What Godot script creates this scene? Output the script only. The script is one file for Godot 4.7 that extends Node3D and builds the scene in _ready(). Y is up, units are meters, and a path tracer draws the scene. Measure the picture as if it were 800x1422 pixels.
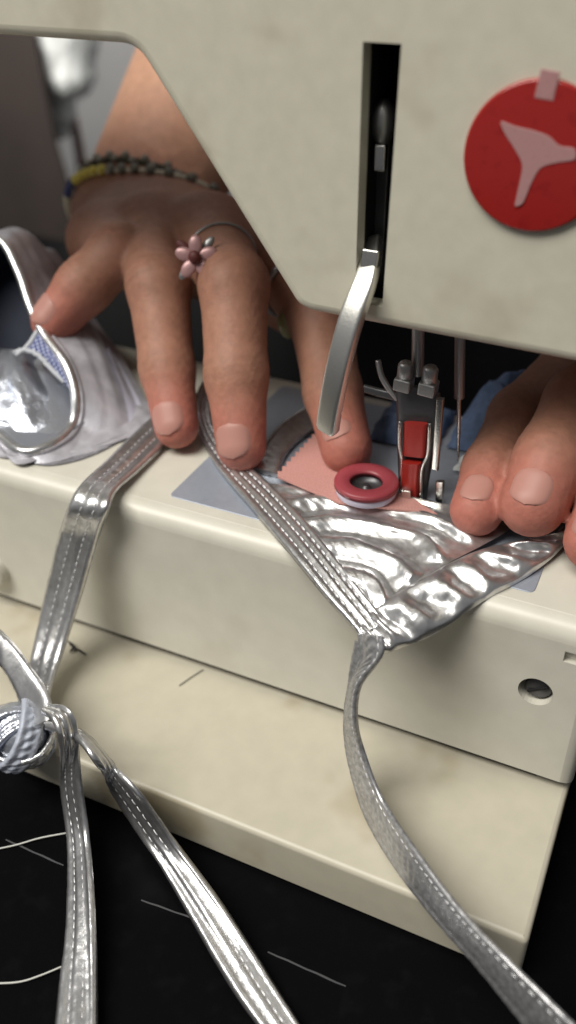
extends Node3D
# A sewing machine seen from behind while two hands guide silver fabric under its foot. Lengths below are millimetres; MM turns them into metres.

const MM := 0.001
var mats := {}
var rng := RandomNumberGenerator.new()
var fn := FastNoiseLite.new()
var taken := {}


func V(x: float, y: float, z: float) -> Vector3:
	return Vector3(x, y, z)


# ---------------------------------------------------------------- materials
func noise_tex(freq: float, dark: float, light: float, oct := 4, seed_ := 1, size := 512) -> NoiseTexture2D:
	var n := FastNoiseLite.new()
	n.seed = seed_
	n.noise_type = FastNoiseLite.TYPE_SIMPLEX_SMOOTH
	n.frequency = freq
	n.fractal_octaves = oct
	var t := NoiseTexture2D.new()
	t.width = size
	t.height = size
	t.seamless = true
	t.noise = n
	var g := Gradient.new()
	g.set_color(0, Color(dark, dark, dark))
	g.set_color(1, Color(light, light, light))
	t.color_ramp = g
	return t


func cell_tex() -> NoiseTexture2D:
	var t := noise_tex(0.07, 0.0, 1.0, 2, 52, 256)
	(t.noise as FastNoiseLite).noise_type = FastNoiseLite.TYPE_CELLULAR
	(t.noise as FastNoiseLite).cellular_return_type = FastNoiseLite.RETURN_DISTANCE2_SUB
	return t


func lin(r: float, g: float, b: float) -> Color:
	return Color(r, g, b).linear_to_srgb()


func mat(key: String, c: Color, rough := 0.5, metal := 0.0, tex: Texture2D = null, tile := 40.0, bump := 0.0, bump_tex: Texture2D = null, bump_tile := 10.0) -> StandardMaterial3D:
	var m := StandardMaterial3D.new()
	m.resource_name = key
	m.albedo_color = c
	m.roughness = rough
	m.metallic = metal
	m.cull_mode = BaseMaterial3D.CULL_DISABLED
	if tex or bump_tex:
		m.uv1_triplanar = true
		m.uv1_world_triplanar = true
		m.uv1_triplanar_sharpness = 4.0
		var s := 1000.0 / tile
		m.uv1_scale = Vector3(s, s, s)
	if tex:
		m.albedo_texture = tex
	if bump_tex:
		m.heightmap_enabled = true
		m.heightmap_texture = bump_tex
		m.heightmap_scale = bump   # centimetres
	mats[key] = m
	return m


func blotch_tex(base: Color, stain: Color, amount: float, freq: float, seed_: int) -> ImageTexture:
	# plastic with soft stains and fine specks
	var a := FastNoiseLite.new()
	a.seed = seed_
	a.frequency = freq
	a.fractal_octaves = 4
	var b := FastNoiseLite.new()
	b.seed = seed_ + 7
	b.frequency = 0.16
	var n := 384
	var im := Image.create(n, n, false, Image.FORMAT_RGB8)
	for y in n:
		for x in n:
			var wx := float(x) / n
			var wy := float(y) / n
			# blend two offset fields so that the tile closes
			var v := lerpf(lerpf(a.get_noise_2d(x, y), a.get_noise_2d(x - n, y), wx), lerpf(a.get_noise_2d(x, y - n), a.get_noise_2d(x - n, y - n), wx), wy)
			var k := smoothstep(0.12, 0.42, v) * amount
			var sp := smoothstep(0.62, 0.8, b.get_noise_2d(x, y)) * 0.16
			var c := base.lerp(stain, clampf(k + sp, 0, 1))
			var gr := 1.0 + 0.025 * a.get_noise_2d(x * 6.0, y * 6.0)
			im.set_pixel(x, y, Color(c.r * gr, c.g * gr, c.b * gr))
	return ImageTexture.create_from_image(im)


func floral_tex() -> ImageTexture:
	var n := 512
	var im := Image.create(n, n, false, Image.FORMAT_RGB8)
	im.fill(Color(0.10, 0.08, 0.09))
	var r := RandomNumberGenerator.new()
	r.seed = 5
	for f in 26:
		var cx := r.randf() * n
		var cy := r.randf() * n
		var rad := r.randf_range(24, 46)
		var col: Color = [Color(0.62, 0.45, 0.46), Color(0.45, 0.14, 0.14), Color(0.45, 0.43, 0.42), Color(0.25, 0.24, 0.2)][r.randi() % 4]
		var ph := r.randf() * TAU
		for dy in range(-48, 49):
			for dx in range(-48, 49):
				var d := sqrt(dx * dx + dy * dy)
				var ang := atan2(dy, dx)
				var lim := rad * (0.62 + 0.38 * cos(5.0 * ang + ph))
				if d < lim:
					var c := col.lerp(Color(0.1, 0.05, 0.05), smoothstep(0.25, 0.0, d / rad))
					c = c.darkened(0.35 * (0.5 + 0.5 * sin(ang * 15.0)))
					im.set_pixel(posmod(int(cx) + dx, n), posmod(int(cy) + dy, n), c)
	return ImageTexture.create_from_image(im)


func check_tex() -> ImageTexture:
	var n := 128
	var im := Image.create(n, n, false, Image.FORMAT_RGB8)
	for y in n:
		for x in n:
			var u := (x + y) % 32
			var w := posmod(x - y, 32)
			var c := Color(0.17, 0.21, 0.4)
			if (u < 13) != (w < 13):
				c = Color(0.42, 0.46, 0.6)
			if u < 13 and w < 13:
				c = Color(0.8, 0.8, 0.9)
			im.set_pixel(x, y, c)
	return ImageTexture.create_from_image(im)


func make_materials() -> void:
	var grain := noise_tex(0.05, 0.0, 1.0, 3, 3, 256)
	var crinkle := noise_tex(0.018, 0.0, 1.0, 5, 9, 512)
	mat("head_plastic", Color.WHITE, 0.42, 0.0, blotch_tex(lin(0.59, 0.565, 0.465), lin(0.40, 0.35, 0.26), 0.4, 0.008, 21), 120.0, 0.004, grain, 10.0)
	mat("bed_plastic", Color.WHITE, 0.36, 0.0, blotch_tex(lin(0.60, 0.58, 0.505), lin(0.46, 0.42, 0.33), 0.25, 0.006, 4), 150.0, 0.003, grain, 10.0)
	mat("base_plastic", Color.WHITE, 0.42, 0.0, blotch_tex(lin(0.50, 0.465, 0.375), lin(0.34, 0.28, 0.18), 0.6, 0.007, 11), 130.0, 0.003, grain, 10.0)
	mat("dark_cavity", lin(0.006, 0.006, 0.007), 0.7)
	mat("seam_dark", lin(0.05, 0.045, 0.03), 0.8)
	mat("plate_metal", Color.WHITE, 0.38, 0.35, blotch_tex(lin(0.36, 0.40, 0.47), lin(0.3, 0.33, 0.4), 0.4, 0.01, 8), 60.0)
	mat("badge_red", Color.WHITE, 0.2, 0.0, blotch_tex(lin(0.31, 0.018, 0.016), lin(0.23, 0.012, 0.012), 0.5, 0.02, 31), 30.0)
	mat("badge_pink", Color.WHITE, 0.4, 0.0, blotch_tex(lin(0.42, 0.23, 0.23), lin(0.36, 0.16, 0.16), 0.5, 0.03, 32), 20.0)
	mat("steel", lin(0.62, 0.61, 0.58), 0.24, 1.0, null, 10.0, 0.0015, grain)
	mat("lever_steel", lin(0.82, 0.81, 0.77), 0.36, 1.0, null, 10.0, 0.0015, grain)
	mat("dull_steel", lin(0.36, 0.36, 0.36), 0.42, 0.9, null, 10.0, 0.003, grain)
	mat("dark_steel", lin(0.10, 0.10, 0.105), 0.4, 0.7)
	mat("red_plastic", lin(0.33, 0.018, 0.012), 0.4)
	var s := mat("silver_leather", lin(0.78, 0.78, 0.79), 0.3, 0.9, noise_tex(0.03, 0.85, 1.0, 4, 12, 256), 26.0, 0.006, crinkle, 14.0)
	s.metallic_specular = 0.6
	mat("silver_panel", lin(0.82, 0.82, 0.83), 0.31, 0.9, noise_tex(0.03, 0.8, 1.0, 4, 13, 256), 30.0, 0.004, crinkle, 16.0)
	mat("silver_weave", lin(0.62, 0.62, 0.64), 0.38, 0.7, noise_tex(0.04, 0.7, 1.0, 4, 14, 256), 18.0, 0.002, grain)
	mat("silver_thread", lin(0.66, 0.66, 0.68), 0.45, 0.4)
	mat("pouch_silver", lin(0.62, 0.61, 0.67), 0.42, 0.3, noise_tex(0.02, 0.8, 1.0, 4, 15, 256), 40.0, 0.01, crinkle, 18.0)
	mat("pouch_lavender", lin(0.66, 0.67, 0.8), 0.6, 0.05)
	mat("navy_cloth", lin(0.016, 0.022, 0.045), 0.85, 0.0, noise_tex(0.1, 0.6, 1.0, 3, 16, 256), 12.0)
	mat("check_cloth", Color.WHITE, 0.85, 0.0, check_tex(), 7.0)
	mat("pale_thread", lin(0.5, 0.52, 0.56), 0.8)
	mat("lace", lin(0.42, 0.45, 0.53), 0.6, 0.2)
	mat("blue_silver", lin(0.5, 0.53, 0.6), 0.3, 0.8, null, 10.0, 0.008, crinkle, 14.0)
	mat("pink_felt", lin(0.66, 0.33, 0.29), 0.9, 0.0, noise_tex(0.08, 0.8, 1.0, 4, 17, 256), 10.0)
	mat("blue_cloth", lin(0.12, 0.18, 0.32), 0.8, 0.0, noise_tex(0.03, 0.8, 1.0, 4, 18, 256), 20.0)
	mat("spool_red", lin(0.32, 0.05, 0.065), 0.4)
	mat("spool_white", lin(0.6, 0.55, 0.66), 0.45)
	mat("white_cloth", lin(0.8, 0.83, 0.83), 0.85, 0.0, noise_tex(0.02, 0.88, 1.0, 4, 19, 256), 120.0)
	mat("table_black", Color.WHITE, 0.42, 0.0, blotch_tex(lin(0.003, 0.003, 0.0035), lin(0.006, 0.006, 0.007), 0.4, 0.02, 41), 70.0).metallic_specular = 0.12
	mat("scratch_grey", lin(0.045, 0.046, 0.05), 0.7)
	mat("brown_panel", lin(0.026, 0.017, 0.014), 0.7, 0.0, noise_tex(0.01, 0.75, 1.0, 4, 42, 256), 300.0)
	mat("wall_grey", lin(0.34, 0.34, 0.35), 0.9, 0.0, noise_tex(0.01, 0.93, 1.0, 4, 43, 256), 400.0)
	mat("dark_red_paint", lin(0.10, 0.02, 0.018), 0.6)
	var f := mat("blouse_print", Color.WHITE, 0.85, 0.0, floral_tex(), 110.0)
	f.rim_enabled = true
	f.rim = 0.2
	var skin := mat("skin", Color.WHITE, 0.56, 0.0, noise_tex(0.03, 0.9, 1.0, 5, 51, 256), 24.0, 0.006, cell_tex(), 11.0)
	skin.vertex_color_use_as_albedo = true
	skin.subsurf_scatter_enabled = true
	skin.subsurf_scatter_strength = 0.09
	skin.metallic_specular = 0.4
	mat("nail", lin(0.42, 0.21, 0.175), 0.4).metallic_specular = 0.35
	mat("thread_white", lin(0.6, 0.6, 0.56), 0.8)
	mat("thread_black", lin(0.012, 0.012, 0.012), 0.8)
	mat("bead_grey", lin(0.2, 0.19, 0.16), 0.45, 0.3)
	mat("bead_yellow", lin(0.6, 0.5, 0.09), 0.4)
	mat("bead_blue", lin(0.03, 0.045, 0.16), 0.35)
	mat("bead_white", lin(0.6, 0.56, 0.45), 0.4)
	mat("petal_pink", lin(0.44, 0.25, 0.25), 0.35, 0.25)
	mat("stone_green", lin(0.24, 0.24, 0.11), 0.15)


# ---------------------------------------------------------------- mesh building
class Mb:
	var v := PackedVector3Array()
	var n := PackedVector3Array()
	var c := PackedColorArray()
	var ix := PackedInt32Array()

	func grid(p: Array, close_u := false, close_v := false) -> void:
		# p: rows of equal length, smooth normals
		var nr := p.size()
		var nc: int = p[0].size()
		var base := v.size()
		var nn := PackedVector3Array()
		nn.resize(nr * nc)
		var rr := nr if close_v else nr - 1
		var cc := nc if close_u else nc - 1
		for r in nr:
			for k in nc:
				v.append(p[r][k])
		for r in rr:
			for k in cc:
				var a := r * nc + k
				var b := r * nc + (k + 1) % nc
				var d := ((r + 1) % nr) * nc + k
				var e := ((r + 1) % nr) * nc + (k + 1) % nc
				for t in [[a, d, b], [b, d, e]]:
					var fnm := (v[base + t[2]] - v[base + t[0]]).cross(v[base + t[1]] - v[base + t[0]])
					for q in 3:
						nn[t[q]] += fnm
						ix.append(base + t[q])
		for k in nn.size():
			n.append(nn[k].normalized() if nn[k].length_squared() > 1e-16 else Vector3.UP)

	func tri(a: Vector3, b: Vector3, d: Vector3, nm: Vector3) -> void:
		var base := v.size()
		var f := (d - a).cross(b - a)
		v.append(a)
		if f.dot(nm) < 0.0:
			v.append(d)
			v.append(b)
		else:
			v.append(b)
			v.append(d)
		for k in 3:
			n.append(nm)
			ix.append(base + k)

	func poly(pts: PackedVector2Array, to3: Callable, nm: Vector3) -> void:
		var t := Geometry2D.triangulate_polygon(pts)
		for k in range(0, t.size(), 3):
			tri(to3.call(pts[t[k]]), to3.call(pts[t[k + 1]]), to3.call(pts[t[k + 2]]), nm)


func rounded_box(m: Mb, lo: Vector3, hi: Vector3, r: float, seg := 4, xf := Transform3D()) -> void:
	var ax := []
	for i in 3:
		var a := []
		for k in seg + 1:
			a.append([lo[i] + r, -cos(PI / 2 * k / seg * 0.5 * 2.0)])
		ax.append(a)
	for axis in 3:
		for s in [-1.0, 1.0]:
			var u := (axis + 1) % 3
			var w := (axis + 2) % 3
			var rows := []
			for j in 2 * seg + 2:
				var row := []
				for i in 2 * seg + 2:
					var d := Vector3.ZERO
					d[axis] = s
					var ti := (i - seg) / float(seg) if i <= seg else (i - seg - 1) / float(seg)
					var tj := (j - seg) / float(seg) if j <= seg else (j - seg - 1) / float(seg)
					d[u] = tan(ti * PI / 4)
					d[w] = tan(tj * PI / 4)
					d = d.normalized() * r
					var c := Vector3.ZERO
					c[axis] = (hi[axis] - r) if s > 0 else (lo[axis] + r)
					c[u] = (lo[u] + r) if i <= seg else (hi[u] - r)
					c[w] = (lo[w] + r) if j <= seg else (hi[w] - r)
					row.append(xf * (c + d))
				rows.append(row)
			if s < 0:
				for row in rows:
					row.reverse()
			m.grid(rows)


func frame_at(t: Vector3, hint: Vector3) -> Array:
	var a := hint.cross(t)
	if a.length() < 1e-4:
		a = Vector3.RIGHT.cross(t)
	a = a.normalized()
	return [a, t.cross(a).normalized()]


func smooth_path(p: Array, per: int, closed := false) -> Array:
	var out := []
	var n := p.size()
	var segs := n if closed else n - 1
	for i in segs:
		var p0 = p[posmod(i - 1, n)] if closed else p[maxi(i - 1, 0)]
		var p1 = p[i]
		var p2 = p[(i + 1) % n]
		var p3 = p[(i + 2) % n] if closed else p[mini(i + 2, n - 1)]
		for k in per:
			var t := float(k) / per
			out.append(0.5 * (2.0 * p1 + (p2 - p0) * t + (2.0 * p0 - 5.0 * p1 + 4.0 * p2 - p3) * t * t + (3.0 * p1 - p0 - 3.0 * p2 + p3) * t * t * t))
	if not closed:
		out.append(p[n - 1])
	return out


func tube(m: Mb, path: Array, radii: Array, sides := 10, closed := false, flat := 1.0) -> void:
	var rows := []
	var n := path.size()
	var up := Vector3(0.13, 0.97, 0.2).normalized()
	for i in n:
		var a: Vector3 = path[posmod(i - 1, n)] if closed else path[maxi(i - 1, 0)]
		var b: Vector3 = path[(i + 1) % n] if closed else path[mini(i + 1, n - 1)]
		var t := (b - a).normalized()
		var fr := frame_at(t, up)
		up = fr[1]
		var r: float = radii[0] if radii.size() == 1 else lerpf(radii[int(float(i) / (n - 1) * (radii.size() - 1))], radii[mini(int(float(i) / (n - 1) * (radii.size() - 1)) + 1, radii.size() - 1)], fposmod(float(i) / (n - 1) * (radii.size() - 1), 1.0))
		var row := []
		for k in sides:
			var g := TAU * k / sides
			row.append(path[i] + fr[0] * cos(g) * r + fr[1] * sin(g) * r * flat)
		rows.append(row)
	if not closed:
		var first := []
		var last := []
		for k in sides:
			first.append(path[0])
			last.append(path[n - 1])
		rows.push_front(first)
		rows.push_back(last)
	m.grid(rows, true, closed)


func ellipsoid(m: Mb, c: Vector3, r: Vector3, b := Basis(), seg := 12) -> void:
	var rows := []
	for j in seg + 1:
		var row := []
		var th := PI * j / seg
		for i in seg * 2:
			var ph := TAU * i / (seg * 2)
			row.append(c + b * Vector3(r.x * sin(th) * cos(ph), r.y * cos(th), r.z * sin(th) * sin(ph)))
		rows.append(row)
	m.grid(rows, true)


func lathe(m: Mb, prof: Array, c: Vector3, b := Basis(), sides := 32) -> void:
	# prof: Vector2(radius, height along the basis' y); each piece between equal points is smooth
	var rows := []
	for q in prof:
		var row := []
		for i in sides:
			var g := TAU * i / sides
			row.append(c + b * Vector3(q.x * cos(g), q.y, q.x * sin(g)))
		rows.append(row)
	m.grid(rows, true)


func rect_poly(x0: float, y0: float, x1: float, y1: float) -> PackedVector2Array:
	return PackedVector2Array([Vector2(x0, y0), Vector2(x1, y0), Vector2(x1, y1), Vector2(x0, y1)])


func circle_poly(c: Vector2, r: float, n := 28) -> PackedVector2Array:
	var p := PackedVector2Array()
	for k in n:
		p.append(c + Vector2(cos(TAU * (k + 0.5) / n), sin(TAU * (k + 0.5) / n)) * r)
	return p


func face_with_holes(m: Mb, outline: PackedVector2Array, holes: Array, to3: Callable, nm: Vector3) -> void:
	# cut into upright strips so that no strip has an inner ring
	var xs := [-1e4]
	for h in holes:
		var lo := 1e9
		var hi := -1e9
		for q in h:
			lo = minf(lo, q.x)
			hi = maxf(hi, q.x)
		xs.append(lo - 0.05)
		xs.append(hi + 0.05)
	xs.append(1e4)
	for i in xs.size() - 1:
		var strip := rect_poly(xs[i], -1e4, xs[i + 1], 1e4)
		for piece in Geometry2D.intersect_polygons(outline, strip):
			if i % 2 == 0:
				m.poly(piece, to3, nm)
				continue
			var h: PackedVector2Array = holes[i / 2]
			var cy := 0.0
			for q in h:
				cy += q.y / h.size()
			for half in [rect_poly(-1e4, -1e4, 1e4, cy), rect_poly(-1e4, cy, 1e4, 1e4)]:
				for a in Geometry2D.intersect_polygons(piece, half):
					for b in Geometry2D.clip_polygons(a, h):
						m.poly(b, to3, nm)


func inset(p: PackedVector2Array, d: float) -> PackedVector2Array:
	# mitred inset of a counter-clockwise polygon
	var out := PackedVector2Array()
	var n := p.size()
	for i in n:
		var a := (p[i] - p[posmod(i - 1, n)]).normalized()
		var b := (p[(i + 1) % n] - p[i]).normalized()
		var na := Vector2(-a.y, a.x)
		var nb := Vector2(-b.y, b.x)
		var s := (na + nb).normalized()
		out.append(p[i] + s * d / maxf(s.dot(na), 0.3))
	return out


func round_corners(p: PackedVector2Array, r: float, seg := 5) -> PackedVector2Array:
	var out := PackedVector2Array()
	var n := p.size()
	for i in n:
		var a := p[posmod(i - 1, n)] - p[i]
		var b := p[(i + 1) % n] - p[i]
		var q := minf(r, minf(a.length(), b.length()) * 0.45)
		var s := p[i] + a.normalized() * q
		var e := p[i] + b.normalized() * q
		for k in seg + 1:
			var t := float(k) / seg
			out.append(s.lerp(p[i], t).lerp(p[i].lerp(e, t), t))
	return out


func extrude(m: Mb, outline: PackedVector2Array, z0: float, z1: float, bevel: float, holes: Array, xf := Transform3D(), seg := 4) -> void:
	# a rounded slab: outline in x,y (counter-clockwise) from z0 (back) to z1 (front); holes go through the front face only
	var rows := []
	for k in seg + 1:
		var a := PI / 2 * k / seg
		rows.append([inset(outline, bevel * (1.0 - sin(a))), z0 + bevel * (1.0 - cos(a))])
	for k in seg + 1:
		var a := PI / 2 * k / seg
		rows.append([inset(outline, bevel * (1.0 - cos(a))), z1 - bevel * (1.0 - sin(a))])
	var g := []
	for r in rows:
		var row := []
		for q in r[0]:
			row.append(xf * Vector3(q.x, q.y, r[1]))
		g.append(row)
	m.grid(g, true)
	face_with_holes(m, inset(outline, bevel), holes, func(q): return xf * Vector3(q.x, q.y, z1), xf.basis * Vector3(0, 0, 1))
	face_with_holes(m, inset(outline, bevel), [], func(q): return xf * Vector3(q.x, q.y, z0), xf.basis * Vector3(0, 0, -1))


func hole_wall(m: Mb, h: PackedVector2Array, z0: float, z1: float, xf := Transform3D()) -> void:
	var n := h.size()
	for k in n:
		var a := h[k]
		var b := h[(k + 1) % n]
		var e := (b - a).normalized()
		var nm: Vector3 = xf.basis * Vector3(-e.y, e.x, 0)
		m.tri(xf * Vector3(a.x, a.y, z1), xf * Vector3(b.x, b.y, z1), xf * Vector3(b.x, b.y, z0), nm)
		m.tri(xf * Vector3(a.x, a.y, z1), xf * Vector3(b.x, b.y, z0), xf * Vector3(a.x, a.y, z0), nm)


# a ribbon between a left and a right edge: rounded folds at both sides, stitched channels at the places `chan`
func ribbon(m: Mb, lefts: Array, rights: Array, thick: float, chan := [-0.36, 0.36], per := 14, bulge := 0.5, wave := 0.0, hatch := 0.0, seed_ := 1, closed := false) -> Array:
	var l := smooth_path(lefts, per, closed)
	var r := smooth_path(rights, per, closed)
	var n := l.size()
	var rows := []
	var tops := []
	var across := 22
	var run := 0.0
	for i in n:
		var mid: Vector3 = (l[i] + r[i]) * 0.5
		var side: Vector3 = (r[i] - l[i]) * 0.56
		var ahead: Vector3 = (l[(i + 1) % n if closed else mini(i + 1, n - 1)] + r[(i + 1) % n if closed else mini(i + 1, n - 1)]) * 0.5
		var behind: Vector3 = (l[posmod(i - 1, n) if closed else maxi(i - 1, 0)] + r[posmod(i - 1, n) if closed else maxi(i - 1, 0)]) * 0.5
		var t := (ahead - behind).normalized()
		run += (ahead - behind).length() * 0.5
		var up := t.cross(side).normalized()
		var w := side.length()
		var row := []
		for k in across:
			# round the closed section: top from -1 to 1, then the underside back
			var top := k < across * 2 / 3
			var s := -1.0 + 2.0 * (float(k) / (across * 2 / 3 - 1)) if top else 1.0 - 2.0 * (float(k - across * 2 / 3 + 1) / (across / 3 + 2))
			var edge := sqrt(maxf(0.0, 1.0 - pow(absf(s), 5.0)))
			var h := thick * 0.5 * edge
			if top:
				h += bulge * thick * (0.5 + 0.5 * cos(s * PI)) * 0.4
				h += bulge * thick * 0.5 * exp(-pow((absf(s) - 0.8) / 0.16, 2.0))
				for c in chan:
					h -= thick * 0.42 * exp(-pow((s - c) / 0.085, 2.0))
				h += wave * fn.get_noise_3d(mid.x * 9.0 + seed_ * 77.0, mid.y * 9.0 + s * w * 7.0, mid.z * 9.0)
				if hatch > 0.0 and absf(s + 0.05) < 0.5:
					h += hatch * sin(run * 2.6 + s * w * 1.9) * (1.0 - pow(absf(s + 0.05) / 0.5, 4.0))
			else:
				h = -h
			row.append(mid + side * s + up * h)
		rows.append(row)
		tops.append([mid, side, up, run])
	m.grid(rows, true, closed)
	if not closed:
		for e in [0, n - 1]:
			var c := Vector3.ZERO
			for q in rows[e]:
				c += q / across
			var nm: Vector3 = (rows[0][3] - rows[1][3]) if e == 0 else (rows[n - 1][3] - rows[n - 2][3])
			for k in across:
				m.tri(c, rows[e][k], rows[e][(k + 1) % across], nm.normalized())
	return tops


func stitches(m: Mb, tops: Array, chan: Array, thick: float, pitch := 2.3, rad := 0.28) -> void:
	for c in chan:
		var next := 0.6
		for i in tops.size() - 1:
			while tops[i + 1][3] > next:
				var f: float = clampf((next - tops[i][3]) / maxf(tops[i + 1][3] - tops[i][3], 1e-5), 0, 1)
				var mid: Vector3 = tops[i][0].lerp(tops[i + 1][0], f) + tops[i][1].lerp(tops[i + 1][1], f) * c
				var up: Vector3 = tops[i][2].lerp(tops[i + 1][2], f).normalized()
				var t: Vector3 = (tops[i + 1][0] - tops[i][0]).normalized()
				var y := up.cross(t).normalized()
				ellipsoid(m, mid + up * (thick * 0.5 - thick * 0.12), Vector3(rad, rad, pitch * 0.43), Basis(y, up, y.cross(up)), 4)
				next += pitch * (1.0 + 0.22 * fn.get_noise_2d(next * 31.0, c * 50.0))


# ---------------------------------------------------------------- soft bodies: distance field and surface nets
func cone_dist(p: Vector3, b: Array) -> float:
	var a: Vector3 = b[0]
	var ab: Vector3 = b[1]
	var t := clampf((p - a).dot(ab) * b[4], 0.0, 1.0)
	return p.distance_to(a + ab * t) - lerpf(b[2], b[3], t)


func bone(a: Vector3, b: Vector3, ra: float, rb: float) -> Array:
	return [a, b - a, ra, rb, 1.0 / maxf((b - a).length_squared(), 1e-6)]


func smin(a: float, b: float, k: float) -> float:
	var h := maxf(k - absf(a - b), 0.0) / k
	return minf(a, b) - h * h * k * 0.25


# chains: first the palm's bones, then one list per finger
func field(p: Vector3, chains: Array, kp: float, kf: float) -> float:
	var d := 1e9
	for b in chains[0]:
		d = smin(d, cone_dist(p, b), kp)
	var best := d
	for i in range(1, chains.size()):
		var f := 1e9
		for b in chains[i]:
			f = smin(f, cone_dist(p, b), 3.0)
		if f < 1e8:
			best = smin(best, smin(d, f, kf), 1.0)
	return best


func nets(m: Mb, chains: Array, cell: float, kp: float, kf: float, tint: Callable) -> void:
	var lo := Vector3.ONE * 1e9
	var hi := -lo
	for ch in chains:
		for b in ch:
			var r := maxf(b[2], b[3]) + cell * 3.0
			lo = lo.min((b[0] as Vector3).min(b[0] + b[1]) - Vector3.ONE * r)
			hi = hi.max((b[0] as Vector3).max(b[0] + b[1]) + Vector3.ONE * r)
	var bs := 6
	var step := cell * bs
	var nb := Vector3i(((hi - lo) / step).ceil())
	var vals := {}
	var cells := {}
	var half := step * 0.5 * sqrt(3.0)
	for bz in nb.z:
		for by in nb.y:
			for bx in nb.x:
				var c := lo + (Vector3(bx, by, bz) + Vector3.ONE * 0.5) * step
				var near := []
				var any := false
				for ch in chains:
					var l := []
					for b in ch:
						var q := cone_dist(c, b)
						if q < half + 8.0:
							l.append(b)
							any = true
					near.append(l)
				if not any:
					continue
				var d := field(c, chains, kp, kf)
				if absf(d) > half * 1.15 + 1.0:
					continue
				# values on this block's corners
				for z in bs + 1:
					for y in bs + 1:
						for x in bs + 1:
							var g := Vector3i(bx * bs + x, by * bs + y, bz * bs + z)
							if not vals.has(g):
								vals[g] = field(lo + Vector3(g) * cell, near, kp, kf)
				for z in bs:
					for y in bs:
						for x in bs:
							cells[Vector3i(bx * bs + x, by * bs + y, bz * bs + z)] = -1
	var corner := [Vector3i(0, 0, 0), Vector3i(1, 0, 0), Vector3i(0, 1, 0), Vector3i(1, 1, 0), Vector3i(0, 0, 1), Vector3i(1, 0, 1), Vector3i(0, 1, 1), Vector3i(1, 1, 1)]
	var edges := [[0, 1], [2, 3], [4, 5], [6, 7], [0, 2], [1, 3], [4, 6], [5, 7], [0, 4], [1, 5], [2, 6], [3, 7]]
	var base := m.v.size()
	for g in cells:
		var f := PackedFloat32Array()
		var inside := 0
		for o in corner:
			var q: float = vals[g + o]
			f.append(q)
			if q < 0.0:
				inside += 1
		if inside == 0 or inside == 8:
			continue
		var s := Vector3.ZERO
		var cnt := 0
		for e in edges:
			var a: float = f[e[0]]
			var b: float = f[e[1]]
			if (a < 0.0) != (b < 0.0):
				s += Vector3(corner[e[0]]).lerp(Vector3(corner[e[1]]), a / (a - b))
				cnt += 1
		var p: Vector3 = lo + (Vector3(g) + s / cnt) * cell
		var gr := Vector3(f[1] + f[3] + f[5] + f[7] - f[0] - f[2] - f[4] - f[6], f[2] + f[3] + f[6] + f[7] - f[0] - f[1] - f[4] - f[5], f[4] + f[5] + f[6] + f[7] - f[0] - f[1] - f[2] - f[3])
		cells[g] = m.v.size()
		var tc: Color = tint.call(p, gr.normalized())
		m.v.append(p - gr.normalized() * (1.0 - tc.a))
		m.n.append(Vector3.ZERO)
		tc.a = 1.0
		m.c.append(tc)
	for g in cells:
		for axis in 3:
			var o := Vector3i.ZERO
			o[axis] = 1
			if not vals.has(g + o):
				continue
			var a: float = vals[g]
			var b: float = vals[g + o]
			if (a < 0.0) == (b < 0.0):
				continue
			var u := Vector3i.ZERO
			var w := Vector3i.ZERO
			u[(axis + 1) % 3] = 1
			w[(axis + 2) % 3] = 1
			var q := [cells.get(g, -1), cells.get(g - u, -1), cells.get(g - u - w, -1), cells.get(g - w, -1)]
			if q.has(-1):
				continue
			var order := [0, 2, 1, 0, 3, 2] if a < 0.0 else [0, 1, 2, 0, 2, 3]
			for k in order:
				m.ix.append(q[k])
			for k in [0, 3]:
				var fa: Vector3 = (m.v[q[order[k + 2]]] - m.v[q[order[k]]]).cross(m.v[q[order[k + 1]]] - m.v[q[order[k]]])
				for o2 in 3:
					m.n[q[order[k + o2]]] += fa
	for k in range(base, m.n.size()):
		m.n[k] = m.n[k].normalized()


# ---------------------------------------------------------------- nodes
func numbered(called: String) -> String:
	taken[called] = taken.get(called, 0) + 1
	return called if taken[called] == 1 else "%s_%03d" % [called, taken[called] - 1]


func place_of(o: Node) -> Vector3:
	var p := Vector3.ZERO
	while o is Node3D and o != self:
		p += o.position
		o = o.get_parent()
	return p


func thing(called: String, label: String, category: String, at: Vector3, group := "") -> Node3D:
	var o := Node3D.new()
	o.name = numbered(called)
	add_child(o, true)
	o.position = at * MM
	tag(o, label, category, group)
	return o


func tag(o: Node3D, label: String, category: String, group := "") -> void:
	o.set_meta("label", label)
	o.set_meta("category", category)
	if group:
		o.set_meta("group", group)


func obj(called: String, m: Mb, material: String, parent: Node3D = null, origin := Vector3.ZERO) -> MeshInstance3D:
	var o := MeshInstance3D.new()
	var off := place_of(parent) if parent else origin * MM
	var vv := PackedVector3Array()
	vv.resize(m.v.size())
	for k in m.v.size():
		vv[k] = m.v[k] * MM - off
	var a := []
	a.resize(Mesh.ARRAY_MAX)
	a[Mesh.ARRAY_VERTEX] = vv
	a[Mesh.ARRAY_NORMAL] = m.n
	if m.c.size() == m.v.size():
		a[Mesh.ARRAY_COLOR] = m.c
	a[Mesh.ARRAY_INDEX] = m.ix
	var am := ArrayMesh.new()
	am.add_surface_from_arrays(Mesh.PRIMITIVE_TRIANGLES, a)
	o.mesh = am
	o.material_override = mats[material]
	o.name = numbered(called) if parent == null else called
	if parent:
		parent.add_child(o, true)
	else:
		o.position = off
		add_child(o, true)
	return o


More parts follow.
